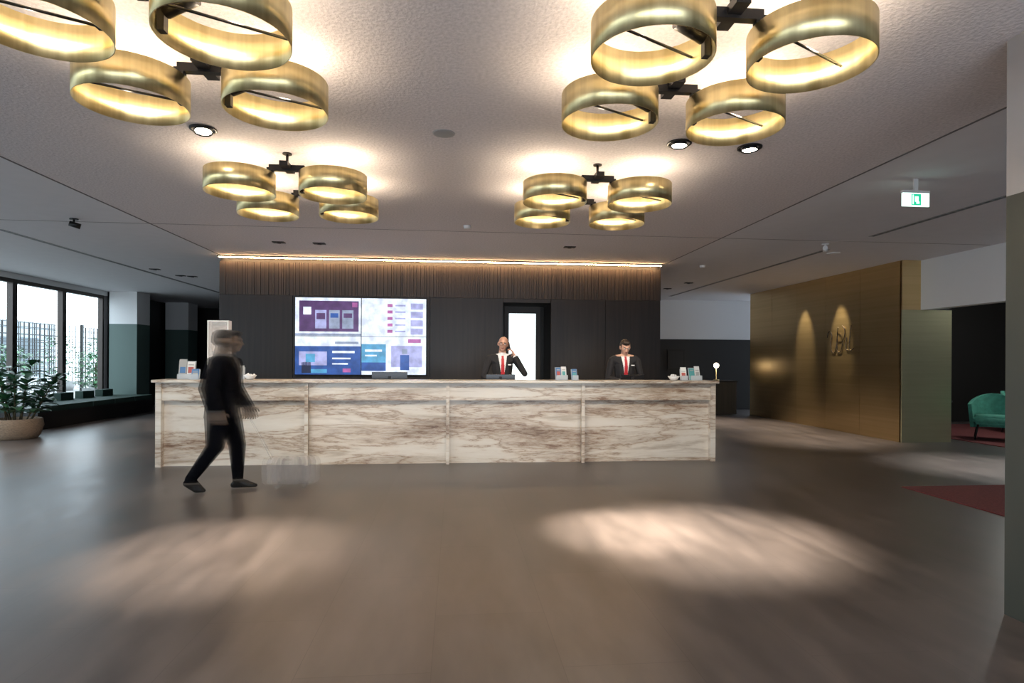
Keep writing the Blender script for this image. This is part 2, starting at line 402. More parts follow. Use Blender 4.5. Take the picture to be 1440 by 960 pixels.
# ------------------------------------------------------------------ ring chandeliers
WARM=(1.0,0.82,0.61)
RINGW=15
def chandelier(cx,cy):
    g=group('brass_ring_chandelier',(cx,cy,CZ))
    s=0.395
    bm=bmesh.new()
    for sy in (-1,1):
        y=sy*s
        bm_box(bm,-0.15,0.15,y-0.022,y+0.022,-0.155,-0.105)            # arm
        bm_box(bm,-0.035,0.035,y-0.12,y+0.12,-0.14,-0.10)
        bm_rod(bm,(0,y,-0.11),(0,y,0.0),0.012,10)
        bm_lathe(bm,[(0.04,-0.01),(0.04,0.0)],20,c=(0,y,0))
        for sx in (-1,1):
            X=sx*s; k=sx*0.13
            bm_box(bm,min(k,sx*0.17),max(k,sx*0.17),y-0.018,y+0.018,-0.17,-0.13)
            bm_box(bm,X-sx*0.265-0.016,X-sx*0.265+0.016,y-0.02,y+0.02,-0.34,-0.13)
            a=math.radians(28)
            bm_rod(bm,(X-0.28*math.cos(a),y-0.28*math.sin(a),-0.275),(X+0.28*math.cos(a),y+0.28*math.sin(a),-0.275),0.007,6)
            bm_rod(bm,(X-sx*0.25,y,-0.25),(X-sx*0.10,y-0.05,-0.21),0.03,14)
    bmesh.ops.recalc_face_normals(bm,faces=bm.faces[:])
    mesh_ob('black_frame',bm,M['black'],g)
    n=0
    for sx in (-1,1):
        for sy in (-1,1):
            n+=1
            lathe('brass_drum_%d'%n,[(0.290,-0.36),(0.290,-0.18),(0.286,-0.18),(0.286,-0.36)],M['brass'],g,64,loc=(sx*s,sy*s,0),closed=True)
            point('drum_lamp_%d'%n,(sx*s+sx*0.05,sy*s+0.03,-0.25),RINGW,WARM,0.05,g)
for c_ in [(1.29,5.77),(-1.47,5.78),(1.32,3.16),(-1.44,3.20)]: chandelier(*c_)

# ------------------------------------------------------------------ reception desk
dk=group('reception_desk')
L,R,F=-3.81,3.62,8.1
bm=bmesh.new()
pw=(R-L)/4
for i in range(4):
    a=L+i*pw; bm_box(bm,a+0.02,a+pw-0.02,F+0.09,F+0.13,0.0,0.86)
    bm_box(bm,a+0.02,a+pw-0.02,F+0.03,F+0.07,0.86,1.095)
    bm_box(bm,a+0.02,a+pw-0.02,F+0.07,F+0.13,0.86,0.88)
mesh_ob('marble_panels',bm,M['marble'],dk)
bm=bmesh.new()
for i in range(5):
    x=L+i*pw; w=0.022 if 0<i<4 else 0.035
    bm_box(bm,x-w,x+w,F,F+0.13,0,1.095)
bm_box(bm,L-0.035,L+0.02,F+0.13,F+0.92,0,1.095); bm_box(bm,R-0.02,R+0.035,F+0.13,F+0.92,0,1.095)
mesh_ob('marble_fins',bm,M['marble'],dk)
box('marble_top',L-0.07,R+0.07,F-0.04,F+0.45,1.095,1.13,M['marble'],dk,bevel=0.004)
box('work_surface',L+0.02,R-0.02,F+0.45,F+0.92,1.02,1.05,M['marble'],dk)
box('desk_inner',L+0.02,R-0.02,F+0.43,F+0.45,0.1,1.095,M['wood'],dk)

# video wall
vw=group('video_wall',(0,Y0-0.06,0))
box('bezel',-2.80,-0.51,-0.02,0.055,1.13,2.50,M['screenblack'],vw)
def em(name,c,s=1.0):
    m=mat(name,(0.01,0.01,0.01),0.3,emit=c,es=s)
    nt=m.node_tree; b=nt.nodes['Principled BSDF']
    tc=nt.nodes.new('ShaderNodeTexCoord'); n=nt.nodes.new('ShaderNodeTexNoise'); n.inputs['Scale'].default_value=7; n.inputs['Detail'].default_value=5
    r=nt.nodes.new('ShaderNodeValToRGB'); r.color_ramp.elements[0].position=0.35; r.color_ramp.elements[1].position=0.65
    r.color_ramp.elements[0].color=(*[k*0.75 for k in c],1); r.color_ramp.elements[1].color=(*[min(1,k*1.2) for k in c],1)
    nt.links.new(tc.outputs['Object'],n.inputs['Vector']); nt.links.new(n.outputs['Fac'],r.inputs['Fac']); nt.links.new(r.outputs['Color'],b.inputs['Emission Color'])
    return m
pal=[em('scr_white',(0.72,0.80,1.0),1.3),em('scr_purple',(0.11,0.05,0.17)),em('scr_blue',(0.03,0.10,0.38)),em('scr_cyan',(0.10,0.40,0.68)),em('scr_magenta',(0.50,0.14,0.42)),em('scr_lav',(0.46,0.48,0.84)),em('scr_dark',(0.02,0.03,0.08)),em('scr_grey',(0.32,0.38,0.54))]
bm=bmesh.new()
def rect(u0,u1,v0,v1,mi,lay):
    x0=-2.79+u0*2.27; x1=-2.79+u1*2.27; z0=1.14+v0*1.35; z1=1.14+v1*1.35
    bm_box(bm,x0,x1,-0.022-0.0008*lay,-0.0205,z0,z1,mi)
rect(0.0,0.497,0.503,1,0,1); rect(0.03,0.48,0.56,0.96,1,2)
rect(0.15,0.235,0.60,0.84,5,3); rect(0.255,0.335,0.60,0.84,7,3); rect(0.355,0.44,0.60,0.84,7,3); rect(0.06,0.12,0.78,0.88,0,3); rect(0.43,0.47,0.88,0.94,4,3)
rect(0.16,0.225,0.72,0.80,1,4); rect(0.265,0.325,0.74,0.80,2,4); rect(0.365,0.43,0.74,0.80,1,4)
rect(0.0,0.497,0.505,0.535,7,2)
rect(0.503,1,0.503,1,0,1)
for i in range(5): rect(0.70,0.74,0.55+0.085*i,0.59+0.085*i,4,2); rect(0.76,0.84,0.56+0.085*i,0.58+0.085*i,5,2)
for i in range(4): rect(0.88,0.975,0.53+0.11*i,0.61+0.11*i,5,2)
rect(0.0,0.497,0,0.497,0,1); rect(0.0,0.497,0.0,0.37,2,2); rect(0.03,0.24,0.12,0.30,5,3); rect(0.05,0.12,0.02,0.16,6,3); rect(0.28,0.45,0.28,0.31,0,3); rect(0.28,0.42,0.20,0.22,0,3); rect(0.28,0.40,0.13,0.15,0,3); rect(0.08,0.15,0.16,0.27,3,4); rect(0.12,0.24,0.02,0.07,3,3); rect(0.30,0.48,0.40,0.43,7,2); rect(0.36,0.42,0.03,0.08,4,3)
rect(0.503,1,0,0.497,0,1); rect(0.503,0.69,0.05,0.40,3,2); rect(0.503,0.69,0.05,0.16,2,3); rect(0.73,0.97,0.10,0.38,5,2); rect(0.80,0.87,0.06,0.26,2,3); rect(0.815,0.855,0.27,0.34,7,3); rect(0.53,0.66,0.30,0.33,0,3); rect(0.53,0.62,0.24,0.26,0,3); rect(0.86,0.96,0.42,0.47,4,2)
mesh_ob('screen_images',bm,pal,vw)

# ------------------------------------------------------------------ desk accessories
paper=[mat('leaflet_white',(0.75,0.75,0.72),0.6),mat('leaflet_red',(0.45,0.10,0.08),0.6),mat('leaflet_blue',(0.08,0.2,0.4),0.6),mat('leaflet_teal',(0.1,0.35,0.35),0.6),mat('leaflet_grey',(0.4,0.4,0.38),0.6)]
acry=mat('acrylic',(0.7,0.75,0.78),0.15,alpha=0.5)
acry2=mat('acrylic_clear',(0.85,0.82,0.78),0.15,alpha=0.30)
acrye=mat('acrylic_edge',(0.90,0.86,0.80),0.2,alpha=0.9)
def brochures(x,y,n,h=0.21,w=0.1):
    g=group('brochure_holder',(x,y,1.13),random.uniform(-0.2,0.2))
    tot=n*w
    bm=bmesh.new()
    for i in range(n):
        a=-tot/2+i*w
        t=Matrix.Translation((0,0,0.004))@Matrix.Rotation(math.radians(-12),4,'X')
        bm_box(bm,a+0.004,a+w-0.006,-0.004,0.006,0.0,h*random.uniform(0.85,1.05),random.choice([0,0,4,2,3]),t)
        bm_box(bm,a+0.015,a+w-0.018,-0.006,-0.0045,h*0.3,h*0.6,random.randrange(5),t)
        bm_box(bm,a+0.015,a+w-0.018,-0.006,-0.0045,h*0.68,h*0.74,4,t)
    mesh_ob('leaflets',bm,paper,g)
    bm=bmesh.new(); bm_box(bm,-tot/2-0.005,tot/2+0.005,-0.05,0.09,0,0.004); bm_box(bm,-tot/2-0.005,tot/2+0.005,-0.03,-0.027,0.004,0.07)
    t=Matrix.Translation((0,0.012,0.004))@Matrix.Rotation(math.radians(-12),4,'X'); bm_box(bm,-tot/2-0.005,tot/2+0.005,0,0.003,0,h*0.9,0,t)
    mesh_ob('holder',bm,acry,g)
brochures(-3.57,8.35,2,0.27,0.10); brochures(-3.40,8.2,1,0.15); brochures(-2.88,8.3,2,0.18,0.07)
brochures(1.50,8.35,2,0.20,0.08); brochures(1.68,8.3,1,0.17,0.08); brochures(3.27,8.3,1,0.18,0.09); brochures(3.46,8.35,2,0.20,0.09)
# tall clear acrylic display on the desk
ad=group('acrylic_display_stand',(-3.14,8.33,1.13))
bm=bmesh.new(); bm_box(bm,-0.12,0.12,-0.055,-0.050,0.01,0.78); bm_box(bm,-0.12,0.12,0.050,0.055,0.01,0.78); mesh_ob('clear_panels',bm,acry2,ad)
bm=bmesh.new()
for sx in (-1,1):
    bm_box(bm,sx*0.127-0.008,sx*0.127+0.008,-0.058,0.058,0.0,0.785)
bm_box(bm,-0.119,0.119,-0.058,0.058,0.77,0.785); bm_box(bm,-0.119,0.119,-0.058,0.058,0.0,0.01)
mesh_ob('acrylic_edges',bm,acrye,ad)
box('display_insert',-0.10,0.10,-0.004,0.004,0.38,0.72,mat('insert_beige',(0.46,0.36,0.28),0.7,noise=0.5,nscale=18,alpha=0.8),ad)
def bowl(x,y):
    g=group('candy_bowl',(x,y,1.13))
    lathe('bowl',[(0.0,0.0),(0.035,0.0),(0.05,0.012),(0.085,0.06),(0.08,0.062),(0.045,0.018),(0.0,0.012)],M['ceramic'],g)
    bm=bmesh.new()
    for i in range(14):
        a=random.random()*6.28; r=random.uniform(0,0.05)
        bmesh.ops.create_icosphere(bm,subdivisions=1,radius=0.018,matrix=Matrix.Translation((r*math.cos(a),r*math.sin(a),random.uniform(0.045,0.075))))
    mesh_ob('sweets',bm,M['whiteplastic'],g)
bowl(-2.70,8.2); bowl(3.10,8.25)
def monitor(x,y,w=0.46,h=0.28,z=1.05,zt=0.0):
    g=group('computer_monitor',(x,y,z))
    box('screen',-w/2,w/2,-0.01,0.012,0.0+zt,h+zt,M['screenblack'],g,bevel=0.004)
    bm=bmesh.new(); bm_box(bm,-0.1,0.1,-0.05,0.06,0,0.012); bm_box(bm,-0.02,0.02,-0.03,-0.01,0.012,0.12); mesh_ob('stand',bm,M['black'],g)
monitor(-0.93,8.66,0.5,0.16,zt=0.02); monitor(0.66,8.66,0.42,0.13,zt=0.02); monitor(2.62,8.66,0.36,0.13,zt=0.02)
def laptopkb(x,y):
    g=group('keyboard',(x,y,1.05)); bm=bmesh.new(); bm_box(bm,-0.2,0.2,-0.06,0.06,0,0.012)
    for i in range(12):
        for j in range(4): bm_box(bm,-0.19+i*0.032,-0.165+i*0.032,-0.052+j*0.027,-0.03+j*0.027,0.012,0.017)
    mesh_ob('keys',bm,M['black'],g)
laptopkb(2.62,8.84)

# ------------------------------------------------------------------ people
def ico_pts():
    bm=bmesh.new(); bmesh.ops.create_icosphere(bm,subdivisions=2,radius=1.0); p=[v.co.copy() for v in bm.verts]; bm.free(); return p
ICO=ico_pts()
class Body:
    def __init__(s): s.v=[]; s.f=[]
    def hull(s,*ells,rot=None,origin=None):
        bm=bmesh.new()
        for c,r in ells:
            if not isinstance(r,(tuple,list)): r=(r,r,r)
            for p in ICO:
                q=Vector((c[0]+r[0]*p.x,c[1]+r[1]*p.y,c[2]+r[2]*p.z))
                if rot: q=rot@q
                if origin: q=q+origin
                bm.verts.new(q)
        res=bmesh.ops.convex_hull(bm,input=bm.verts[:],use_existing_faces=False)
        junk=[g for g in set(res['geom_interior']+res['geom_unused']) if isinstance(g,bmesh.types.BMVert)]
        bmesh.ops.delete(bm,geom=junk,context='VERTS')
        bmesh.ops.recalc_face_normals(bm,faces=bm.faces[:])
        bm.verts.index_update(); o=len(s.v)
        s.v+= [v.co.copy() for v in bm.verts]; s.f+=[[o+v.index for v in f.verts] for f in bm.faces]; bm.free()
    def hand(s,w,d,n,thumb,curl=0.35):
        w=Vector(w); d=Vector(d).normalized(); n=Vector(n); n=(n-d*n.dot(d)).normalized(); sd=d.cross(n)
        k=w+d*0.088
        s.hull((w,0.023),(w+d*0.03+sd*0.02,0.015),(w+d*0.03-sd*0.02,0.015),(k+sd*0.033,0.012),(k-sd*0.033,0.012))
        for i,(o,Ln) in enumerate(zip((-1.5,-0.5,0.5,1.5),(0.078,0.088,0.082,0.064))):
            o=o*thumb*-1
            p=k+sd*(o*0.0215); dd=(d+sd*o*0.06).normalized(); ang=0
            for j,(fr,r) in enumerate(zip((0.45,0.3,0.25),(0.0088,0.008,0.0072))):
                ang+=curl*(0.6+0.5*j)
                q=p+(dd*math.cos(ang)+n*math.sin(ang))*Ln*fr
                s.hull((p,r),(q,r*0.93)); p=q
        p=w+d*0.025+sd*thumb*0.026
        q=p+(d*0.55+sd*thumb*0.75+n*0.35).normalized()*0.042; r_=q+(d*0.85+sd*thumb*0.3+n*0.35).normalized()*0.032
        s.hull((p,0.013),(q,0.0105)); s.hull((q,0.0105),(r_,0.009))
    def arm(s,sh,el,wr,sleeve=1.0):
        s.hull((sh,0.062),(el,0.046)); s.hull((el,0.046),(wr,0.034))
    def head(s,c,R,hair=0.0,jaw=1.0):
        o=Vector(c)
        h=lambda *e: s.hull(*e,rot=R,origin=o)
        h(((0,-0.015,0.03),(0.076,0.094,0.088)),((0,0.03,-0.01),(0.066,0.062,0.07)))
        h(((0,0.03,-0.01),(0.066,0.060,0.06)),((0,0.052,-0.088),(0.032,0.03,0.022)),((0,0.0,-0.06),(0.054,0.05,0.03)))
        h(((0,0.085,0.012),0.007),((0,0.112,-0.024),0.011)); h(((-0.011,0.098,-0.028),0.009),((0.011,0.098,-0.028),0.009))
        h(((-0.036,0.076,0.030),0.011),((-0.01,0.086,0.028),0.009)); h(((0.036,0.076,0.030),0.011),((0.01,0.086,0.028),0.009))
        h(((-0.018,0.083,-0.056),0.007),((0.018,0.083,-0.056),0.007),((0,0.089,-0.055),0.007))
        for sx in (-1,1): h(((sx*0.079,-0.008,-0.002),(0.010,0.020,0.030)),((sx*0.072,0.0,-0.012),(0.008,0.012,0.022)))
        if hair>0:
            h(((0,-0.02,0.042),(0.080+hair,0.096+hair,0.086+hair)))
            h(((0,-0.05,0.01),(0.078,0.066,0.07)))
            h(((-0.02,0.05,0.095),(0.04,0.035,0.022)),((0.02,0.04,0.1),(0.045,0.04,0.022)))
    def leg(s,hip,kn,an,toe):
        s.hull((hip,(0.088,0.095,0.09)),(kn,(0.062,0.064,0.06))); s.hull((kn,(0.062,0.064,0.06)),(an,(0.05,0.058,0.045)))
        a=Vector(an); t=Vector(toe)
        d=(t-a); d.z=0; d.normalize()
        heel=a-d*0.045; heel.z=a.z-0.045
        s.hull((a,0.042),(heel,0.035),(t-d*0.06,(0.042,0.042,0.026)),(t,(0.036,0.03,0.022)))
    def torso(s,lean=0.0,jack=0.82,hipy=0.0):
        s.hull(((0,lean,1.33),(0.172,0.112,0.12)),((0,lean*0.5+hipy*0.5,1.10),(0.146,0.104,0.08)))
        s.hull(((0,lean*0.5+hipy*0.5,1.10),(0.146,0.104,0.08)),((0,hipy,0.93),(0.165,0.115,0.08)))
        s.hull(((0,hipy,0.95),(0.165,0.115,0.08)),((0,hipy,jack+0.02),(0.172,0.125,0.03)))
        s.hull(((-0.175,lean,1.435),0.058),((0.175,lean,1.435),0.058),((0,lean,1.36),(0.15,0.11,0.08)),((0,lean-0.005,1.49),(0.075,0.06,0.03)))
    def neck(s,a,b): s.hull((a,0.062),(b,0.054))
    def build(s,name,rule,mats,parent,voxel=0.0048,sm=3):
        me=bpy.data.meshes.new(name+'_raw'); me.from_pydata([tuple(v) for v in s.v],[],s.f); me.update()
        ob=bpy.data.objects.new(name+'_raw',me); COL.objects.link(ob)
        r=ob.modifiers.new('r','REMESH'); r.mode='VOXEL'; r.voxel_size=voxel
        m=ob.modifiers.new('s','SMOOTH'); m.factor=0.5; m.iterations=sm
        dg=bpy.context.evaluated_depsgraph_get(); ev=ob.evaluated_get(dg)
        out=bpy.data.meshes.new_from_object(ev)
        bpy.data.objects.remove(ob); out.name=name
        out.materials.clear()
        for x in mats: out.materials.append(x)
        for p in out.polygons:
            p.use_smooth=True; p.material_index=rule(p.center,p.normal)
        o=bpy.data.objects.new(name,out); return link(o,parent)

suit=mat('suit_wool_black',(0.012,0.012,0.015),0.85)
skin=mat('skin',(0.50,0.28,0.20),0.5)
skin2=mat('skin_fair',(0.52,0.31,0.23),0.5)
shirt=mat('shirt_white',(0.70,0.70,0.72),0.7)
tie=mat('tie_red',(0.42,0.01,0.02),0.55)
hairm=mat('hair_dark',(0.02,0.013,0.009),0.6)
lip=mat('lips',(0.34,0.13,0.11),0.5)
shoe=mat('shoe_black',(0.008,0.008,0.008),0.25)
eyew=mat('eye_white',(0.7,0.7,0.68),0.3); eyed=mat('eye_iris',(0.02,0.015,0.01),0.2)

def face_parts(g,c,R,brow=True):
    bm=bmesh.new(); o=Vector(c); T=Matrix.Translation(o)@R.to_4x4()
    for sx in (-1,1):
        bmesh.ops.create_uvsphere(bm,u_segments=12,v_segments=8,radius=0.0115,matrix=T@Matrix.Translation((sx*0.031,0.0795,0.010)))
    mesh_ob('eyes',bm,eyew,g,smooth=True)
    bm=bmesh.new()
    for sx in (-1,1):
        bmesh.ops.create_uvsphere(bm,u_segments=10,v_segments=8,radius=0.006,matrix=T@Matrix.Translation((sx*0.031,0.0875,0.009)))
    mesh_ob('irises',bm,eyed,g,smooth=True)
    if brow:
        bm=bmesh.new()
        for sx in (-1,1):
            bm_rod(bm,T@Vector((sx*0.014,0.094,0.030)),T@Vector((sx*0.046,0.083,0.034)),0.0035,8)
        mesh_ob('eyebrows',bm,hairm,g,smooth=True)

def mk_rule(c,R,hands,hair=True,lean=0.0,jacket=True,soles=True,hairline=0.055):
    Ri=R.inverted(); c=Vector(c); hands=[(Vector(a),Vector(b).normalized()) for a,b in hands]
    def rule(p,n):
        for w,d in hands:
            q=p-w; t=q.dot(d)
            if -0.014<t<0.21:
                pr=(q-d*t).length
                if t>0.006 and pr<0.068 and (t>0.03 or pr<0.04): return 1
                if t<=0.006 and pr<0.042: return 2
        q=Ri@(p-c)
        if p.z>1.475 and q.length<0.19:
            if q.z<-0.115 or (p.z<1.505 and q.length>0.12):
                return 2 if p.z<1.525 and q.z<-0.125 else 1
            if hair:
                if abs(q.x)>0.074 and q.z<0.03 and -0.03<q.y<0.03: return 1
                if q.z>hairline+0.012*abs(q.x)/0.07 and q.y<0.105 and not(q.y>0.078 and q.z<hairline+0.02): return 5
                if q.y<-0.012 and q.z>-0.07: return 5
                if abs(q.x)>0.06 and q.y<0.03 and q.z>0.0: return 5
            if q.y>0.07 and abs(q.x)<0.022 and -0.063<q.z<-0.048: return 4
            return 1
        if p.z>1.17 and n.y>0.12 and p.z<1.54 and abs(p.x)<0.11:
            y=p.z-1.17
            if abs(p.x)<0.016+0.014*(1.5-p.z)/0.3 and p.z<1.50: return 3
            if abs(p.x)<0.02+y*0.16: return 2
        if p.z<0.085 and soles: return 6
        return 0
    return rule

def rotm(yaw=0,pitch=0,roll=0):
    return (Matrix.Rotation(math.radians(yaw),3,'Z')@Matrix.Rotation(math.radians(-pitch),3,'X')@Matrix.Rotation(math.radians(roll),3,'Y'))
def receptionist_phone():
    g=group('receptionist_bald_man',(0.73,9.26,0),math.pi)
    b=Body(); hc=(-0.01,0.03,1.655); R=rotm(-6,8,-6)
    b.torso(0.0); b.neck((0,0.0,1.47),(0,0.015,1.58)); b.head(hc,R)
    b.arm((-0.2,0,1.43),(-0.34,0.10,1.20),(-0.19,0.11,1.45))
    b.hand((-0.185,0.108,1.47),(0.42,-0.25,0.85),(0.8,-0.1,-0.3),-1,0.5)
    b.arm((0.2,0,1.43),(0.29,0.06,1.16),(0.19,0.30,1.10))
    b.hand((0.185,0.315,1.098),(-0.25,1,-0.1),(0,0,-1),-1,0.3)
    for sx in (-1,1): b.leg((sx*0.09,0,0.88),(sx*0.10,0.02,0.48),(sx*0.11,-0.02,0.085),(sx*0.13,0.15,0.03))
    rule=mk_rule(hc,R,[((-0.185,0.108,1.47),(0.42,-0.25,0.85)),((0.185,0.315,1.098),(-0.25,1,-0.1))],hair=False)
    b.build('body',rule,[suit,skin,shirt,tie,lip,hairm,shoe],g)
    face_parts(g,hc,R)
    T=Matrix.Translation(Vector(hc))@R.to_4x4()
    bm=bmesh.new()
    for sx in (-1,1):
        m=T@Matrix.Translation((sx*0.032,0.100,0.008))@Matrix.Rotation(math.pi/2,4,'X')
        bm_lathe(bm,[(0.022,-0.0015),(0.022,0.0015),(0.0195,0.0015),(0.0195,-0.0015)],20,mtx=m,closed=True)
        bm_rod(bm,T@Vector((sx*0.054,0.098,0.014)),T@Vector((sx*0.083,0.0,0.014)),0.0018,6)
    bm_rod(bm,T@Vector((-0.01,0.101,0.012)),T@Vector((0.01,0.101,0.012)),0.0018,6)
    mesh_ob('glasses',bm,M['black'],g)
    bm=bmesh.new(); bm_rod(bm,(-0.104,0.075,1.60),(-0.098,0.01,1.68),0.013,10); bm_rod(bm,(-0.107,0.09,1.585),(-0.10,0.075,1.60),0.018,10)
    mesh_ob('telephone_handset',bm,M['black'],g)
    box('name_badge',-0.13,-0.08,0.113,0.118,1.33,1.345,M['whiteplastic'],g)
receptionist_phone()
def receptionist_typing():
    g=group('receptionist_dark_haired_man',(2.66,9.24,0),math.pi)
    b=Body(); hc=(0.0,0.055,1.615); R=rotm(0,22,0)
    b.torso(0.02); b.neck((0,0.01,1.46),(0,0.035,1.55)); b.head(hc,R,hair=0.004)
    hands=[]
    for sx in (-1,1):
        b.arm((sx*0.2,0.02,1.41),(sx*0.27,0.04,1.13),(sx*0.13,0.30,1.105))
        w=(sx*0.125,0.315,1.102); d=(-sx*0.25,1,-0.12); hands.append((w,d))
        b.hand(w,d,(0,0,-1),sx*-1,0.3)
        b.leg((sx*0.09,0,0.88),(sx*0.10,0.02,0.48),(sx*0.11,-0.02,0.085),(sx*0.13,0.15,0.03))
    b.build('body',mk_rule(hc,R,hands),[suit,skin2,shirt,tie,lip,hairm,shoe],g)
    face_parts(g,hc,R)
    box('name_badge',-0.13,-0.08,0.128,0.134,1.33,1.345,M['whiteplastic'],g)
receptionist_typing()
# walking man: photographed moving, so he reads as a soft, see-through figure with planted feet
def walker():
    A=0.46
    wm=[mat('walker_suit',(0.004,0.004,0.006),0.95,alpha=A,spec=0.1),mat('walker_skin',(0.16,0.11,0.08),0.7,alpha=0.30),mat('walker_shirt',(0.05,0.05,0.05),0.8,alpha=A),
        mat('walker_tie',(0.02,0.01,0.012),0.7,alpha=A),mat('walker_lip',(0.15,0.08,0.06),0.6,alpha=0.3),mat('walker_hair',(0.02,0.015,0.012),0.8,alpha=0.30),mat('walker_shoe',(0.006,0.006,0.006),0.4,alpha=0.8)]
    g=group('walking_man',(-2.46,6.62,0),-math.pi/2)
    g.scale=(0.97,0.97,0.955)
    b=Body(); hc=(0,0.05,1.665); R=rotm(0,6,0)
    b.torso(0.02,0.80); b.neck((0,0.01,1.47),(0,0.03,1.59)); b.head(hc,R,hair=0.004)
    hands=[]
    w=(0.25,0.02,0.90); b.arm((0.2,0.02,1.43),(0.25,-0.05,1.15),w); d=(0,0.15,-1); b.hand(w,d,(-1,0,0.0),1,0.45); hands.append((w,d))
    w=(-0.24,0.17,0.92); b.arm((-0.2,0.02,1.43),(-0.25,0.03,1.15),w); d=(0,0.3,-0.95); b.hand(w,d,(1,0,0.0),-1,0.45); hands.append((w,d))
    b.leg((0.09,0.0,0.90),(0.10,-0.04,0.50),(0.10,-0.29,0.15),(0.11,-0.16,0.03))
    b.leg((-0.09,0.0,0.90),(-0.10,0.12,0.50),(-0.10,0.13,0.09),(-0.11,0.31,0.035))
    o=b.build('body',mk_rule(hc,R,hands,lean=0.02),wm,g)
    base=o.data
    for i,k in enumerate((-0.06,-0.03,0.03,0.06)):
        me=base.copy()
        for v in me.vertices:
            t=min(1.0,max(0.0,(v.co.z-0.12)/0.7)); v.co.y+=k*t
        link(bpy.data.objects.new('body_motion_%d'%(i+1),me),g)
walker()
def bag():
    g=group('rolling_suitcase',(-1.78,6.75,0),0.1)
    pm=mat('suitcase_pale_blur',(0.55,0.52,0.50),0.6,alpha=0.12)
    for k in (-0.10,-0.05,0,0.05,0.10):
        box('suitcase_shell',-0.20+k,0.20+k,-0.11,0.11,0.04,0.34,pm,g,bevel=0.06)
    bm=bmesh.new()
    for sx in (-1,1): bm_rod(bm,(sx*0.14,-0.08,0.025),(sx*0.14,0.08,0.025),0.025,14)
    mesh_ob('wheels',bm,pm,g)
    bm=bmesh.new(); bm_rod(bm,(-0.20,-0.05,0.32),(-0.44,-0.02,0.78),0.005); bm_rod(bm,(-0.20,0.05,0.32),(-0.44,0.02,0.78),0.005); mesh_ob('pull_handle',bm,pm,g)
bag()

# ------------------------------------------------------------------ left side: bench, plant, courtyard
bn=group('window_bench')
M['benchc']=mat('bench_cushion',(0.02,0.045,0.035),0.8)
box('bench_base',-9.1,-8.05,12.4,16.8,0,0.34,M['dark'],bn)
bm=bmesh.new(); y=12.42
while y<16.2: bm_box(bm,-9.08,-8.03,y,y+0.84,0.34,0.45); y+=0.87
mesh_ob('bench_cushions',bm,M['benchc'],bn)
bm=bmesh.new()
for y in (12.9,13.6,14.3,15.1,15.9): bm_box(bm,-8.98,-8.8,y,y+0.45,0.45,0.62)
mesh_ob('bench_back_pillows',bm,M['benchc'],bn)

def leaf(bm,base,dirv,L,W,mi=0):
    d=Vector(dirv).normalized(); up=Vector((0,0,1)); s=d.cross(up); 
    if s.length<0.1: s=Vector((1,0,0))
    s.normalize(); n=s.cross(d)
    prev=None
    N=6
    for i in range(N+1):
        t=i/N; w=W*math.sin(math.pi*min(1,t*0.95+0.05))**0.8*(1 if t<1 else 0.02)
        c=Vector(base)+d*L*t+Vector((0,0,-0.35*L*t*t))
        a=bm.verts.new(c-s*w+n*w*0.3); m_=bm.verts.new(c); b_=bm.verts.new(c+s*w+n*w*0.3)
        if prev:
            for q in ((prev[0],prev[1],m_,a),(prev[1],prev[2],b_,m_)):
                f=bm.faces.new(q); f.smooth=True; f.material_index=mi
        prev=(a,m_,b_)
pl=group('potted_fiddle_leaf_plant',(-7.62,11.2,0))
M['leaf']=mat('leaf_green',(0.03,0.11,0.045),0.35,noise=0.5,nscale=6)
M['leaf2']=mat('leaf_light',(0.08,0.20,0.09),0.35)
M['basket']=mat('woven_basket',(0.30,0.21,0.14),0.9,noise=0.4,nscale=30,bump=0.8,stretch=(1,1,5))
M['stem']=mat('plant_stem',(0.06,0.045,0.02),0.8)
lathe('basket',[(0.0,0),(0.30,0),(0.34,0.06),(0.39,0.22),(0.37,0.34),(0.35,0.35),(0.34,0.30),(0.0,0.28)],M['basket'],pl)
bm=bmesh.new(); bmS=bmesh.new()
for k in range(10):
    a=k*0.7+0.3; r=random.uniform(0.05,0.2); top=random.uniform(1.0,1.35); sp=random.uniform(0.1,0.4)
    p0=Vector((r*math.cos(a),r*math.sin(a),0.28)); p1=Vector(((r+sp)*math.cos(a),(r+sp)*math.sin(a),top))
    bm_rod(bmS,p0,p1,0.014,8,r2=0.007)
    for i in range(14):
        t=0.2+0.8*i/13; p=p0.lerp(p1,t); aa=i*2.4+k
        leaf(bm,p,(math.cos(aa),math.sin(aa),random.uniform(0.2,0.9)),random.uniform(0.24,0.36),random.uniform(0.07,0.10),random.choice([0,0,1]))
mesh_ob('leaves',bm,[M['leaf'],M['leaf2']],pl); mesh_ob('stems',bmS,M['stem'],pl)

# courtyard outside
M['paving']=mat('courtyard_paving',(0.34,0.33,0.32),0.9,noise=0.15,nscale=4)
M['facade']=mat('pale_facade',(0.38,0.42,0.45),0.8)
M['fglass']=mat('facade_glass',(0.08,0.11,0.13),0.15)
box('courtyard_ground',-26,-9.5,-3,40,-0.15,-0.02,M['paving'])
fa=group('building_facade')
box('facade_wall',-25.4,-25.0,4,40,-0.02,3.6,M['facade'],fa)
bm=bmesh.new(); y=5.0
while y<38: bm_box(bm,-25.0,-24.95,y,y+1.5,0.4,2.6); y+=2.0
mesh_ob('facade_windows',bm,M['fglass'],fa)
def trellis(x,y0,y1,h,z0=0):
    bm=bmesh.new(); y=y0
    while y<=y1: bm_box(bm,x-0.012,x+0.012,y-0.012,y+0.012,-0.02,h); y+=0.27
    z=0.1
    while z<=h: bm_box(bm,x-0.015,x+0.015,y0,y1,z-0.012,z+0.012); z+=0.27
    for yy in (y0,y1): bm_box(bm,x-0.05,x+0.05,yy-0.05,yy+0.05,-0.02,h+0.1)
    mesh_ob('garden_trellis',bm,M['black'])
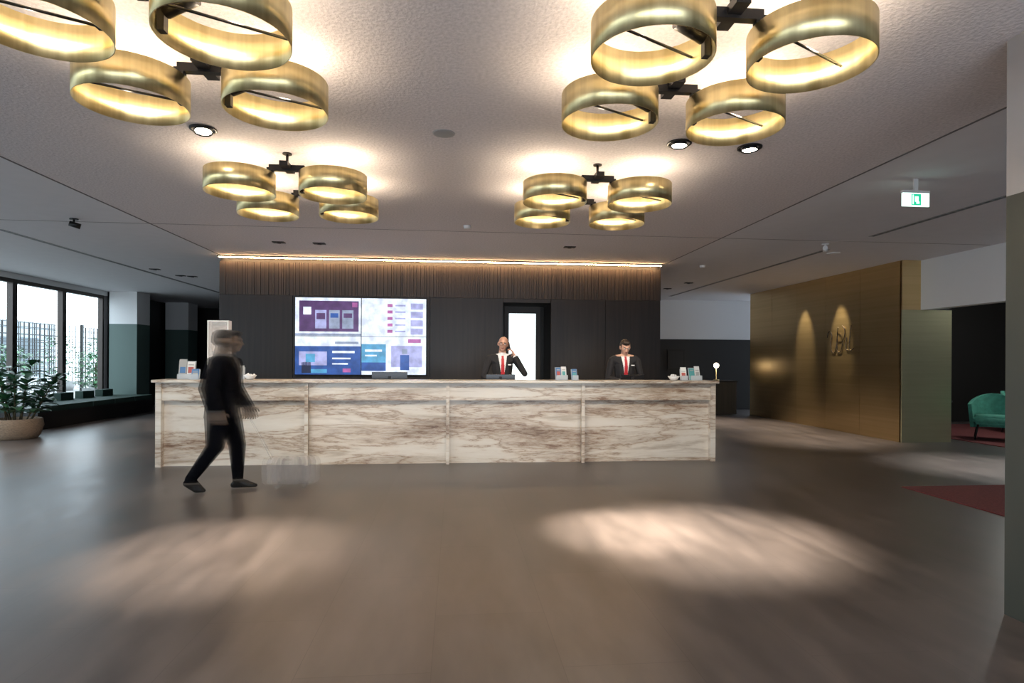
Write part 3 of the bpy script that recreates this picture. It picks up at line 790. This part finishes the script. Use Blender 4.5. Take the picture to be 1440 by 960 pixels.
trellis(-15.5,15.5,20.0,2.7); trellis(-15.5,21.8,25.2,2.7); trellis(-15.5,26.5,30,2.7); trellis(-20,28,38,3.1)
def shrub(x,y,r,h):
    g=group('courtyard_shrub',(x,y,-0.02))
    lathe('tub',[(0.0,0),(r*0.55,0),(r*0.65,0.4),(r*0.6,0.4),(0,0.35)],M['grey'],g,20)
    bm=bmesh.new()
    for i in range(360):
        a=random.random()*6.28; t=random.random(); rr=r*(0.3+0.7*math.sin(math.pi*(0.15+0.8*t)))*math.sqrt(random.random())
        leaf(bm,(rr*math.cos(a),rr*math.sin(a),0.4+t*(h-0.4)),(math.cos(a),math.sin(a),random.uniform(-0.2,1)),0.2,0.05,random.choice([0,1]))
    mesh_ob('foliage',bm,[M['leaf'],M['leaf2']],g)
    bm=bmesh.new(); bm_rod(bm,(0,0,0.3),(0,0,h*0.8),0.03); mesh_ob('trunk',bm,M['stem'],g)
for x,y,r,h in [(-13.5,24.5,0.8,2.2),(-14,20.2,0.7,1.8),(-17.3,28,0.9,2.4),(-12.3,21.8,0.6,1.6),(-17.3,22.5,0.9,2.3),(-18,19,0.9,2.2)]: shrub(x,y,r,h)
M['chairm']=mat('terrace_metal_white',(0.65,0.66,0.66),0.4)
def terrace_chair(x,y,rz):
    bm=bmesh.new(); g=group('terrace_chair',(x,y,-0.02),rz)
    bm_box(bm,-0.23,0.23,-0.23,0.23,0.43,0.46)
    for sx in (-1,1):
        bm_rod(bm,(sx*0.2,0.2,0.43),(sx*0.24,0.24,0),0.015); bm_rod(bm,(sx*0.2,-0.2,0.43),(sx*0.24,-0.26,0),0.015)
        bm_rod(bm,(sx*0.2,-0.2,0.44),(sx*0.2,-0.3,0.88),0.015)
        bm_rod(bm,(sx*0.23,-0.24,0.64),(sx*0.23,0.18,0.64),0.012); bm_rod(bm,(sx*0.23,0.18,0.64),(sx*0.22,0.2,0.44),0.012)
    for i in range(5): bm_box(bm,-0.2,0.2,-0.235-i*0.018,-0.22-i*0.018,0.53+0.08*i,0.57+0.08*i)
    mesh_ob('chair_frame',bm,M['chairm'],g)
def terrace_table(x,y):
    g=group('terrace_table',(x,y,-0.02)); bm=bmesh.new()
    bm_lathe(bm,[(0.0,0.71),(0.38,0.71),(0.38,0.735),(0,0.735)],28); bm_rod(bm,(0,0,0.02),(0,0,0.71),0.03); bm_lathe(bm,[(0.25,0),(0.25,0.015),(0.03,0.04)],24)
    mesh_ob('table_body',bm,M['chairm'],g)
for x,y in [(-12.0,17.3),(-12.6,19.4),(-11.3,15.4),(-13.6,17.6)]:
    terrace_table(x,y); terrace_chair(x+0.1,y-0.75,0.1); terrace_chair(x-0.1,y+0.75,math.pi+0.2)

# ------------------------------------------------------------------ right side: console, lounge
cn=group('console_table',(6.95,15.6,0))
box('top',-0.6,0.6,-0.25,0.25,0.86,0.9,M['dark'],cn); box('body',-0.58,0.58,-0.2,0.2,0,0.86,M['wood'],cn)
tl=group('globe_table_lamp',(7.05,15.6,0.9))
lathe('lamp_base',[(0.0,0),(0.08,0),(0.08,0.015),(0.012,0.03),(0.012,0.35),(0,0.35)],M['brass'],tl,20)
bm=bmesh.new(); bmesh.ops.create_uvsphere(bm,u_segments=20,v_segments=12,radius=0.07,matrix=Matrix.Translation((0,0,0.40))); mesh_ob('lamp_globe',bm,mat('globe_glow',(1,0.9,0.8),0.4,emit=(1,0.85,0.65),es=9),tl,smooth=True)
for x in (4.7,5.6,6.4):
    g=group('framed_picture',(x,16.86,1.45)); box('frame',-0.25,0.25,-0.02,0.02,-0.3,0.3,M['black'],g); box('print',-0.2,0.2,-0.024,-0.021,-0.25,0.25,M['dark'],g)
M['velvet']=mat('green_velvet',(0.06,0.26,0.19),0.8,noise=0.2,nscale=15)
def armchair(x,y,rz):
    g=group('green_armchair',(x,y,0.018),rz)
    bm=bmesh.new(); bm_box(bm,-0.32,0.32,-0.30,0.32,0.28,0.44); bmesh.ops.bevel(bm,geom=bm.edges[:],offset=0.04,segments=3,affect='EDGES'); mesh_ob('seat',bm,M['velvet'],g,smooth=True)
    bm=bmesh.new(); N=18; rows=[]
    for i in range(N+1):
        a=math.radians(-15-150*(i/N))
        col=[]
        hgt=0.62+0.2*math.sin(math.pi*i/N)
        for rr,z in ((0.37,0.2),(0.41,hgt),(0.35,hgt),(0.31,0.2)):
            col.append(bm.verts.new((rr*math.cos(a),rr*math.sin(a)+0.05,z)))
        rows.append(col)
    for a_,b_ in zip(rows[:-1],rows[1:]):
        for k in range(4): bm.faces.new((a_[k],a_[(k+1)%4],b_[(k+1)%4],b_[k]))
    bm.faces.new(rows[0]); bm.faces.new(list(reversed(rows[-1])))
    bmesh.ops.recalc_face_normals(bm,faces=bm.faces[:]); mesh_ob('back_shell',bm,M['velvet'],g)
    bm=bmesh.new()
    for sx in (-1,1):
        for sy in (-1,1): bm_rod(bm,(sx*0.24,sy*0.22,0.3),(sx*0.29,sy*0.27,0),0.018,10,r2=0.012)
    mesh_ob('legs',bm,M['black'],g)
armchair(9.75,9.95,2.4); armchair(11.3,10.9,-2.6); armchair(9.8,8.7,0.6)
tb=group('side_table',(9.75,11.3,0.014)); bm=bmesh.new(); bm_lathe(bm,[(0,0.6),(0.28,0.6),(0.28,0.625),(0,0.625)],28); bm_rod(bm,(0,0,0),(0,0,0.6),0.02); bm_lathe(bm,[(0.18,0),(0.18,0.012),(0.02,0.03)],24); mesh_ob('table_body',bm,M['black'],tb)
for i,(x,y) in enumerate([(9.4,13.17),(10.2,13.17),(10.9,13.17)]):
    g=group('framed_picture',(x,y,1.7)); box('frame',-0.28,0.28,-0.02,0.02,-0.35,0.35,M['frame'],g); box('print',-0.22,0.22,-0.024,-0.021,-0.29,0.29,M['dark'],g)

# ------------------------------------------------------------------ lights
PW=(1.0,0.82,0.65)
spot('pool_spot_left',(-1.97,4.88,3.08),(-1.70,4.55,0),1500,42,1.0,PW,0.06)
spot('pool_spot_right_a',(1.83,4.77,3.08),(1.45,4.85,0),3000,30,1.0,PW,0.06)
spot('pool_spot_right_b',(2.45,4.80,3.08),(2.05,4.65,0),2700,46,1.0,PW,0.06)
for y in (12.7,11.45): spot('gold_wall_spot',(7.34,y,3.12),(7.8,y,2.0),420,36,0.8,(1,0.82,0.52),0.03)
spot('desk_spot',(-2.7,9.4,3.15),(-2.7,8.9,1.0),110,80,0.8,WARM)
spot('desk_spot',(0.6,7.4,3.15),(0.72,9.1,1.5),190,50,0.9,WARM)  # no fitting here: added forward of the desk to light the face
spot('desk_spot',(2.6,7.4,3.15),(2.66,9.1,1.5),190,50,0.9,WARM)  # same added face light for the second receptionist, without a fitting
for x in (-2.8,0.0,2.8): spot('desk_front_wash',(x,6.0,3.15),(x,8.2,0.6),190,85,0.9,(1,0.92,0.82),0.1)
for x,y in ((-5.9,13.5),(-6.2,9.5)): spot('side_downlight',(x,y,3.15),(x,y,0),380,80,1.0,PW)
for x,y in ((5.2,14.3),(6.6,12.8),(6.6,10.5)): spot('side_downlight',(x,y,3.15),(x,y,0),900,64,1.0,PW)
spot('opening_downlight',(7.2,7.4,3.15),(7.2,7.4,0),850,55,1.0,(1,0.95,0.9))
spot('gold_end_light',(8.3,8.4,3.1),(8.25,9.8,1.2),230,75,1.0,(0.97,1,0.86))
point('lounge_lamp',(10.6,9.6,2.6),90,(0.95,1,0.95),0.15)
# daylight
w=bpy.data.worlds.new('World'); scene.world=w; w.use_nodes=True
bg=w.node_tree.nodes['Background']; bg.inputs['Color'].default_value=(0.76,0.87,1.0,1); bg.inputs['Strength'].default_value=5.2
portal('window_portal_left',(-9.55,6.9,1.6),(0,6.9,1.6),3.0,20.0)
portal('window_portal_front',(-0.25,-3.35,1.3),(-0.25,5,1.3),9.5,2.6)

# ------------------------------------------------------------------ camera
cam=bpy.data.cameras.new('camera'); cam.sensor_width=36; cam.lens=21.0; cam.shift_y=27/1440; cam.clip_end=200
co=bpy.data.objects.new('camera',cam); link(co)
co.matrix_world=Matrix.Translation((0,0,1.4))@Matrix.Rotation(math.radians(-5.44),4,'Z')@Matrix.Rotation(math.pi/2,4,'X')@Matrix.Rotation(math.radians(0.3),4,'Z')
scene.camera=co
